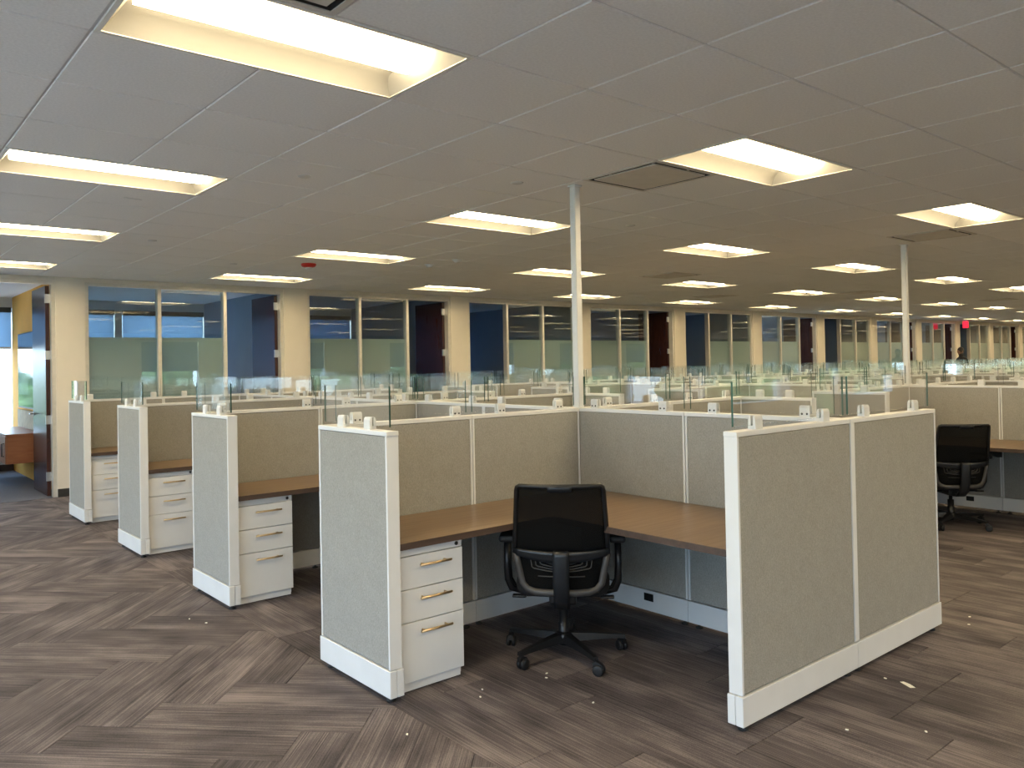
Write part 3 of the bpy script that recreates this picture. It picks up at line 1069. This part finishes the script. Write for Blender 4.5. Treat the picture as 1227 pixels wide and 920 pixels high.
# ================================================================== OFFICE CHAIRS
def hw(z):      # half width of the backrest at height z
    pts = [(0.36, 0.180), (0.42, 0.205), (0.56, 0.236), (0.75, 0.226), (0.925, 0.214)]
    for (a, p), (b, q) in zip(pts, pts[1:]):
        if z <= b: return p + (q - p) * max(0, (z - a) / (b - a))
    return pts[-1][1]


def bk(s, z, off=0.0):  # back surface, s -1..1 across; off pushes to the rear
    y = -0.215 - 0.085 * max(0, (z - 0.56)) / 0.36 + 0.010 * max(0, 0.56 - z) / 0.2
    y += 0.045 * s * s
    return Vector((s * hw(z), y - off, z))


def chair_parts():
    P = []
    def add(name, mb, m, sub=(), label=None): P.append((name, mb.mesh(name, m), sub, label))
    # mesh
    add('back_mesh', MB().grid(lambda u, v: bk(-0.97 + 1.94 * u, 0.59 + 0.325 * v), 14, 12, 0.003), 'mesh')
    add('lower_back_mesh', MB().grid(lambda u, v: bk(-0.9 + 1.8 * u, 0.385 + 0.20 * v), 12, 6, 0.003), 'mesh')
    fr = MB()
    path = [bk(-1, 0.57)] + [bk(-1, z) for z in (0.65, 0.75, 0.85, 0.90)] + [bk(-0.985, 0.917)] + [bk(s, 0.925) for s in (-0.93, -0.7, -0.4, 0, 0.4, 0.7, 0.93)] + [bk(0.985, 0.917)] + [bk(1, z) for z in (0.90, 0.85, 0.75, 0.65, 0.57)]
    fr.tube(path, 0.0125, 8)
    add('back_frame', fr, 'black')
    add('top_grip', MB().grid(lambda u, v: bk(-0.28 + 0.56 * u, 0.898 + 0.030 * v, 0.006), 8, 2, 0.010), 'spine')
    # lumbar cross band
    def band(u, v):
        s = -1 + 2 * u
        z = 0.585 - 0.022 * (1 - s * s) + (v - 0.5) * (0.030 + 0.028 * (1 - s * s))
        return bk(s * 1.01, z, 0.012 + 0.012 * (1 - s * s))
    add('cross_band', MB().grid(band, 20, 3, 0.012), 'spine')
    # grey lower U frame
    u = MB()
    path = [bk(-0.98, 0.575)] + [bk(-0.97, z) for z in (0.52, 0.46, 0.42)] + [bk(-0.9, 0.39)] + [bk(s, 0.378) for s in (-0.7, -0.35, 0, 0.35, 0.7)] + [bk(0.9, 0.39)] + [bk(0.97, z) for z in (0.42, 0.46, 0.52)] + [bk(0.98, 0.575)]
    u.tube(path, 0.019, 8)
    add('lower_frame', u, 'greyframe', label='grey lower back frame')
    # lumbar ribs: nested shallow chevrons and a bar
    for k in range(4):
        rb = MB()
        a = 0.66 - 0.10 * k; z0 = 0.495 + 0.011 * k
        for s in (-1, 1):
            rb.tube([bk(s * a, 0.555, 0.006), bk(s * a, z0 + 0.012, 0.008), bk(s * (a - .04), z0 + 0.006, 0.008), bk(s * a * .5, z0 - 0.003, 0.009), bk(0, z0 - 0.010, 0.010)], 0.0032, 6)
        add('lumbar_rib', rb, 'greyframe')
    add('lumbar_bar', MB().tube([bk(s, 0.462, 0.006) for s in (-0.55, -0.25, 0, 0.25, 0.55)], 0.003, 6), 'greyframe')
    # spine bar
    sb = MB()
    cl = [(-0.262, 0.60), (-0.262, 0.52), (-0.250, 0.42), (-0.225, 0.345), (-0.17, 0.30), (-0.08, 0.292), (0.0, 0.30)]
    def spn(u, v):
        t = v * (len(cl) - 1); i = min(int(t), len(cl) - 2); f = t - i
        y = cl[i][0] + (cl[i + 1][0] - cl[i][0]) * f; z = cl[i][1] + (cl[i + 1][1] - cl[i][1]) * f
        w = 0.039 - 0.004 * v
        return Vector(((u - .5) * 2 * w, y - 0.006 * (1 - (2 * u - 1) ** 2), z))
    sb.grid(spn, 4, 18, 0.024)
    add('spine_bar', sb, 'spine')
    # seat
    def seat(u, v):
        pass
    sm = MB()
    rows = []
    nz = [(0.0, 0.93), (0.018, 0.985), (0.045, 1.0), (0.068, 0.97), (0.080, 0.88), (0.084, 0.6), (0.085, 0.25)]
    ring = 32
    vs = []
    for dz, sc in nz:
        for k in range(ring):
            w = 2 * math.pi * k / ring
            c, s = math.cos(w), math.sin(w)
            e = 0.42
            xx = math.copysign(abs(c) ** e, c) * 0.245 * sc; yy = math.copysign(abs(s) ** e, s) * 0.240 * sc
            front = max(0, yy / 0.24)
            vs.append((xx * (1 - 0.06 * front), yy + 0.065, 0.345 + dz - 0.018 * front ** 3))
    fs = [(i * ring + k, i * ring + (k + 1) % ring, (i + 1) * ring + (k + 1) % ring, (i + 1) * ring + k) for i in range(len(nz) - 1) for k in range(ring)]
    fs.append(list(range(ring))[::-1]); fs.append([(len(nz) - 1) * ring + k for k in range(ring)])
    sm.add(vs, fs, True)
    add('seat', sm, 'seatfab')
    add('seat_mechanism', MB().box(-0.07, 0.07, -0.10, 0.13, 0.285, 0.346, 0.012).box(-0.17, 0.17, -0.02, 0.06, 0.318, 0.347, 0.006), 'black')
    for s in (-1, 1):
        lv = MB().tube([(s * 0.06, -0.02, 0.315), (s * 0.20, -0.04, 0.318)], 0.006, 8)
        lv.box(min(s * 0.19, s * 0.265), max(s * 0.19, s * 0.265), -0.062, -0.022, 0.309, 0.323, 0.006)
        add('lever', lv, 'black')
    # armrests
    for s in (-1, 1):
        pad = MB().box(s * 0.285 - 0.042, s * 0.285 + 0.042, -0.10, 0.14, 0.605, 0.640, 0.013)
        post = MB()
        post.tube([(s * 0.288, -0.035, 0.606), (s * 0.290, -0.04, 0.48), (s * 0.288, -0.035, 0.40), (s * 0.270, -0.02, 0.352), (s * 0.22, 0.0, 0.332), (s * 0.14, 0.02, 0.330)], [0.017, 0.017, 0.018, 0.019, 0.019, 0.018], 10, flat=0.7)
        post.tube([(s * 0.286, 0.045, 0.606), (s * 0.288, 0.045, 0.47), (s * 0.282, 0.04, 0.39), (s * 0.255, 0.03, 0.345), (s * 0.20, 0.03, 0.334)], 0.013, 10)
        P.append(('armrest', post.mesh('armrest', 'black'), [('arm_pad', pad.mesh('arm_pad', 'rubber'), (0, 0, 0))], None))
    # column and base
    add('gas_column', MB().lathe([(0.030, 0.055), (0.030, 0.17), (0.026, 0.172), (0.026, 0.235), (0.015, 0.237), (0.015, 0.29)], 16), 'black')
    hub = MB().lathe([(0.036, 0.068), (0.047, 0.075), (0.047, 0.112), (0.036, 0.124)], 18)
    for k in range(5):
        w = R(38 + 72 * k) - R(CHAIR_ROT)
        m = Matrix.Rotation(w, 4, 'Z')
        sec = [(0.03, 0.030, 0.074, 0.118), (0.14, 0.024, 0.076, 0.110), (0.25, 0.018, 0.076, 0.098), (0.325, 0.015, 0.072, 0.090)]
        vs = []
        for x, h, z0, z1 in sec: vs += [m @ Vector((x, -h, z0)), m @ Vector((x, h, z0)), m @ Vector((x, h * .7, z1)), m @ Vector((x, -h * .7, z1))]
        fs = [(3, 2, 1, 0), (12, 13, 14, 15)]
        for i in range(3):
            for q in range(4): fs.append((i * 4 + q, i * 4 + (q + 1) % 4, i * 4 + 4 + (q + 1) % 4, i * 4 + 4 + q))
        hub.add(vs, fs)
    add('star_base', hub, 'black')
    cs = MB()
    for s in (-1, 1):
        cs.lathe([(0.010, 0.0), (0.024, 0.001), (0.028, 0.005), (0.028, 0.016), (0.024, 0.020), (0.010, 0.020)], 18, Matrix.Translation((0.018, s * 0.004 + (0 if s > 0 else -0.020), 0.028)) @ Matrix.Rotation(R(-90), 4, 'X'))
    cs.prism([(-0.006, 0.040), (-0.012, 0.062), (0.010, 0.070), (0.034, 0.060), (0.046, 0.038), (0.030, 0.048), (0.010, 0.052)], 'y', -0.012, 0.012)
    cs.lathe([(0.006, 0.05), (0.006, 0.08)], 10)
    cme = cs.mesh('caster', 'rubber')
    for k in range(5):
        w = R(38 + 72 * k) - R(CHAIR_ROT)
        P.append(('caster', cme, (), None, (0.318 * math.cos(w), 0.318 * math.sin(w), 0), w + R(70 * (k % 3) + 40)))
    return P


CHAIR_ROT = -46.0
CP = chair_parts()


def chair(label, x, y, rz):
    c = thing('office_chair', label, 'chair', (x, y, 0), R(rz), 'black mesh office chairs')
    for p in CP:
        o = link(p[0], p[1], c, p[4] if len(p) > 4 else (0, 0, 0), p[5] if len(p) > 4 else 0)
        if p[3]: o['label'] = p[3]
        for n, me, loc in p[2]: link(n, me, o, loc)
    return c


chair('black mesh-backed office chair with armrests at the desk under the power pole', 1.03, -0.73, CHAIR_ROT)
chair('black mesh-backed office chair partly hidden behind the long end partition', 5.86, -0.79, -42)

# ================================================================== YELLOW ROOM
XY = XW - 0.06
t = thing('television', 'black wall-mounted television on the yellow wall', 'television', (XY - 0.001, 9.05, 0))
ob('bezel', MB().box(-0.05, -0.004, -0.95, 1.05, 1.02, 2.12, 0.006), 'black', t)
ob('screen', MB().box(-0.0525, -0.0502, -0.93, 1.03, 1.045, 2.10), 'tv', t)
tag(ob('tackboard', MB().box(XY - 0.016, XY - 0.001, 7.75, 10.4, 0.55, 0.985, 0.003), 'cork'), 'woven tan tackboard below the television in the yellow room', 'board')
t = thing('wall_cabinet', 'cherry wood wall-hung cabinet with bar handles in the yellow room', 'cabinet', (XY - 0.018, 8.5, 0))
ob('body', MB().box(-0.42, -0.001, 0, 1.75, 0.33, 0.70, 0.002), 'cabwood', t)
ob('cabinet_top', MB().box(-0.435, -0.001, -0.01, 1.76, 0.701, 0.725, 0.002), 'cabwood', t)
for k in range(3):
    d = ob('cabinet_door', MB().box(-0.438, -0.421, 0.006 + k * 0.58, 0.578 + k * 0.58, 0.335, 0.695, 0.002), 'cabwood', t)
    y = 0.10 + k * 0.58
    ob('handle', MB().tube([(-0.438, y, 0.43), (-0.465, y, 0.43), (-0.465, y, 0.60), (-0.438, y, 0.60)], 0.007, 8), 'bracket', d)

# ================================================================== CEILING DEVICES, SIGN
t = thing('fire_alarm', 'red round fire alarm with white strobe on the ceiling', 'alarm', (2.25, 4.57, ZC))
ob('base_plate', MB().lathe([(0.085, 0.0), (0.085, -0.018), (0.07, -0.035), (0.045, -0.042)][::-1], 24), 'red', t)
ob('strobe', MB().lathe([(0.04, -0.042), (0.036, -0.062), (0.0, -0.066)][::-1], 16), 'white', t)
disc = MB().lathe([(0.0, -0.006), (0.036, -0.006), (0.042, -0.001), (0.042, 0.0)], 20).mesh('sprinkler_cover', 'clamp')
for i, (x, y) in enumerate([(0.32, 0.75), (1.52, 0.13), (3.41, 0.80), (1.54, 4.99), (0.31, 3.78)]):
    tag(link('sprinkler_cover', disc, None, (x, y, ZC - 0.0005)), 'round sprinkler cover plate on the ceiling ' + ['one tile in from the herringbone aisle', 'before the first power pole', 'past the first power pole', 'between red alarm and offices', 'beside the third aisle light'][i], 'sprinkler', 'sprinkler cover plates')
for i, (x, y) in enumerate([(3.47, 3.92), (3.48, 3.39)]):
    t = thing('smoke_detector', 'small white smoke detector on the ceiling, %s' % ('beside the light past the red alarm' if i == 0 else 'one tile farther from the offices'), 'detector', (x, y, ZC), 0, 'smoke detectors')
    ob('housing', MB().lathe([(0.0, -0.034), (0.03, -0.032), (0.045, -0.015), (0.05, -0.0005)], 20), 'white', t)
    ob('base_ring', MB().lathe([(0.05, -0.008), (0.058, -0.008), (0.058, -0.0004)], 20), 'white', t)
tag(ob('ceiling_label', MB().box(-0.06, 0.06, -0.012, 0.012, -0.002, -0.0004), 'white', loc=(-0.34, 2.01, ZC), rz=R(8)), 'narrow white strip stuck on a ceiling tile above the aisle', 'label')
t = thing('exit_sign', 'lit red exit sign hanging from the ceiling near the offices', 'sign', (27.3, 6.85, ZC))
ob('canopy', MB().box(-0.05, 0.05, -0.04, 0.04, -0.03, -0.0005, 0.003), 'white', t)
ob('lit_face', MB().box(-0.02, 0.02, -0.085, 0.085, -0.26, -0.031, 0.003), 'exit', t)


# ================================================================== PERSON BY THE OFFICES
def person():
    p = thing('person', 'person in dark clothing standing in the aisle before the offices', 'person', (25.55, 6.35, 0), R(60))
    def skin(name, verts, edges, rads, m, sub=2):
        me = bpy.data.meshes.new(name); me.from_pydata(verts, edges, [])
        o = link(name, me, p); me.materials.append(M[m])
        md = o.modifiers.new('skin', 'SKIN')
        for v, r in zip(me.skin_vertices[0].data if me.skin_vertices else [], rads): v.radius = r
        if not me.skin_vertices:
            pass
        o.modifiers.new('sub', 'SUBSURF').levels = sub
        o.modifiers['sub'].render_levels = sub
        return o
    V = [(0, 0, 0.97), (0, 0.0, 1.15), (0, -0.01, 1.33), (0, 0.0, 1.45), (0, 0.02, 1.53), (0, 0.03, 1.60), (0, 0.035, 1.69),
         (0.10, 0, 0.90), (0.105, 0.01, 0.50), (0.11, -0.01, 0.09), (0.12, 0.13, 0.035),
         (-0.10, 0, 0.90), (-0.105, 0.01, 0.50), (-0.11, -0.01, 0.09), (-0.12, 0.13, 0.035),
         (0.19, 0, 1.40), (0.25, 0.0, 1.14), (0.27, 0.09, 0.90), (0.275, 0.12, 0.83), (-0.19, 0, 1.40), (-0.25, 0, 1.14), (-0.27, 0.09, 0.90), (-0.275, 0.12, 0.83)]
    E_ = [(0, 1), (1, 2), (2, 3), (3, 4), (4, 5), (5, 6), (0, 7), (7, 8), (8, 9), (9, 10), (0, 11), (11, 12), (12, 13), (13, 14), (3, 15), (15, 16), (16, 17), (17, 18), (3, 19), (19, 20), (20, 21), (21, 22)]
    rad = [(.15, .11), (.14, .10), (.17, .11), (.11, .08), (.055, .055), (.078, .09), (.075, .09), (.09, .09), (.062, .062), (.045, .045), (.045, .035), (.09, .09), (.062, .062), (.045, .045), (.045, .035),
           (.06, .06), (.045, .045), (.034, .034), (.04, .022), (.06, .06), (.045, .045), (.034, .034), (.04, .022)]
    me = bpy.data.meshes.new('body'); me.from_pydata(V, E_, [])
    o = link('body', me, p)
    bm = bmesh.new(); bm.from_mesh(me)
    lay = bm.verts.layers.skin.verify()
    for v, r in zip(bm.verts, rad):
        v[lay].radius = r
    bm.verts.ensure_lookup_table()
    bm.verts[0][lay].use_root = True
    bm.to_mesh(me); bm.free()
    me.materials.append(M['cloth'])
    o.modifiers.new('skin', 'SKIN')
    s = o.modifiers.new('sub', 'SUBSURF'); s.levels = 2; s.render_levels = 2
    # face, hair, hands as skins over the body
    hd = MB()
    prof = []
    for k in range(9):
        w = math.pi * k / 8
        prof.append((0.079 * math.sin(w), -0.112 * math.cos(w)))
    hd.lathe([(max(r, 0.0), z) for r, z in prof], 18, Matrix.Translation((0, 0.045, 1.665)) @ Matrix.Diagonal((1, 1.12, 1, 1)))
    hd.box(-0.012, 0.012, 0.125, 0.152, 1.640, 1.672, 0.006)      # nose
    hd.box(-0.092, -0.074, 0.03, 0.06, 1.63, 1.69, 0.006).box(0.074, 0.092, 0.03, 0.06, 1.63, 1.69, 0.006)
    ob('face', hd, 'skin', p)
    hr = MB()
    hp = [(0.092 * math.sin(math.pi * k / 8), -0.125 * math.cos(math.pi * k / 8)) for k in range(3, 9)]
    hr.lathe(hp, 18, Matrix.Translation((0, 0.028, 1.685)) @ Matrix.Diagonal((1, 1.1, 1, 1)))
    ob('hair', hr, 'hair', p)
    for sx in (-1, 1):
        h = MB()
        h.box(sx * 0.275 - .013, sx * 0.275 + .013, 0.08, 0.155, 0.74, 0.84, 0.01)
        for q in range(4):
            y = 0.088 + q * 0.02
            h.tube([(sx * 0.275, y, 0.75), (sx * 0.272, y + .008, 0.71), (sx * 0.262, y + .012, 0.675 + (0.012 if q in (0, 3) else 0))], [0.0095, 0.009, 0.007], 8)
        h.tube([(sx * 0.27, 0.15, 0.81), (sx * 0.262, 0.178, 0.78), (sx * 0.255, 0.186, 0.75)], [0.011, 0.01, 0.008], 8)
        ob('hand', h, 'skin', p)
    return p


person()

# ================================================================== OUTSIDE
struct('ground', MB().box(-160, 190, -160, 220, -9.4, -9.0), 'ground', label='ground outside far below the windows')


def tree(x, y, h, w, label):
    t = thing('tree', label, 'tree', (x, y, -9.0), rnd.random() * 6, 'trees outside')
    bm = bmesh.new()
    bmesh.ops.create_icosphere(bm, subdivisions=4, radius=1)
    ph = [rnd.random() * 9 for _ in range(6)]
    for v in bm.verts:
        n = v.co.normalized()
        d = 1 + .16 * math.sin(4 * n.x + ph[0]) * math.sin(4 * n.y + ph[1]) + .13 * math.sin(9 * n.z + ph[2]) * math.sin(8 * n.x + ph[3]) + .09 * math.sin(19 * n.y + ph[4]) * math.sin(17 * n.z + ph[5]) + rnd.uniform(-.05, .05)
        v.co = Vector((n.x * w * d, n.y * w * d, h * 0.62 + n.z * h * 0.40 * d))
    me = bpy.data.meshes.new('crown'); bm.to_mesh(me); bm.free()
    me.materials.append(M['foliage'])
    link('crown', me, t)
    ob('trunk', MB().tube([(0, 0, 0), (0.1, 0, h * .2), (0, 0.1, h * .5)], [w * .1, w * .08, w * .05], 10), 'bark', t)


for k in range(9):
    tree(-7 - 9.5 * k + rnd.uniform(-.5, .5), 62 + 9 * (k % 2), 10.6 + rnd.uniform(-.8, 1.4), 3.6 + rnd.random(), 'leafy green tree far outside the yellow room window')
for k in range(6):
    tree(-30 - 5 * (k % 2), -30 + 10 * k, 10.6 + rnd.uniform(-1, 1.5), 3.6 + rnd.random(), 'leafy green tree outside the tall aisle windows')
for k in range(7):
    tree(0 + 10.5 * k, -26 - 3 * (k % 2), 11.5 + rnd.uniform(-1, 1.5), 3.8 + rnd.random(), 'leafy green tree outside the shaded rear windows')
for k, (x, y, w, d, h) in enumerate([(-9, 36, 9, 8, 7.2), (-22, 44, 11, 8, 7.8), (-34, 40, 9, 8, 7.0)]):
    t = thing('house', ['low stucco house with brown roof nearest the yellow room window', 'wider stucco house with brown roof between its neighbours', 'farther stucco house with brown roof among trees'][k], 'house', (x, y, -9), 0, 'houses outside')
    ob('wall', MB().box(-w / 2, w / 2, -d / 2, d / 2, 0, h - 2), 'stucco', t)
    ob('roof', MB().prism([(-d / 2 - .5, h - 2), (d / 2 + .5, h - 2), (0, h)], 'x', -w / 2 - .4, w / 2 + .4), 'roofred', t)
    for q in (-1, 0, 1):
        for zz in (1.0, 3.4): ob('house_window', MB().box(q * w * .28 - .6, q * w * .28 + .6, -d / 2 - .05, -d / 2 + .02, zz, zz + 1.2), 'dark_glass', t)

# ================================================================== SMALL LITTER ON THE CARPET
sc = MB()
sc.add([(-0.042, -0.006, 0.0015), (0.030, -0.012, 0.0015), (0.045, 0.004, 0.006), (0.0, 0.014, 0.004), (-0.036, 0.010, 0.003)], [(0, 1, 2, 3, 4)])
sc.add([(-0.042, -0.006, 0.0008), (0.030, -0.012, 0.0008), (0.045, 0.004, 0.0053), (0.0, 0.014, 0.0033), (-0.036, 0.010, 0.0023)], [(4, 3, 2, 1, 0)])
sc.f += [(i, 5 + i, 5 + (i + 1) % 5, (i + 1) % 5) for i in range(5)]; sc.s += [False] * 5; sc.m += [0] * 5
tag(ob('paper_scrap', sc, 'paper', loc=(1.925, -2.095, 0), rz=R(-115)), 'torn strip of pale paper on carpet below long end partition', 'paper')
cr = MB().prism([(-0.006, -0.003), (0.005, -0.004), (0.007, 0.002), (0.0, 0.005), (-0.006, 0.003)], 'z', 0.0, 0.003).mesh('paper_crumb', 'paper')
for (x, y) in [(1.93, -1.99), (0.42, -0.80), (0.36, -0.86), (0.78, -0.86), (0.74, -0.90), (2.95, -1.75), (3.05, -1.95), (3.2, -1.9), (-0.25, 1.25), (-0.2, 1.1), (1.28, -2.13), (1.5, -2.35), (-0.1, -0.95), (0.7, -1.25)]:
    tag(link('paper_crumb', cr, None, (x, y, 0.0), rnd.random() * 6), 'tiny white paper crumb on the dark carpet', 'crumb', 'paper crumbs on the carpet')
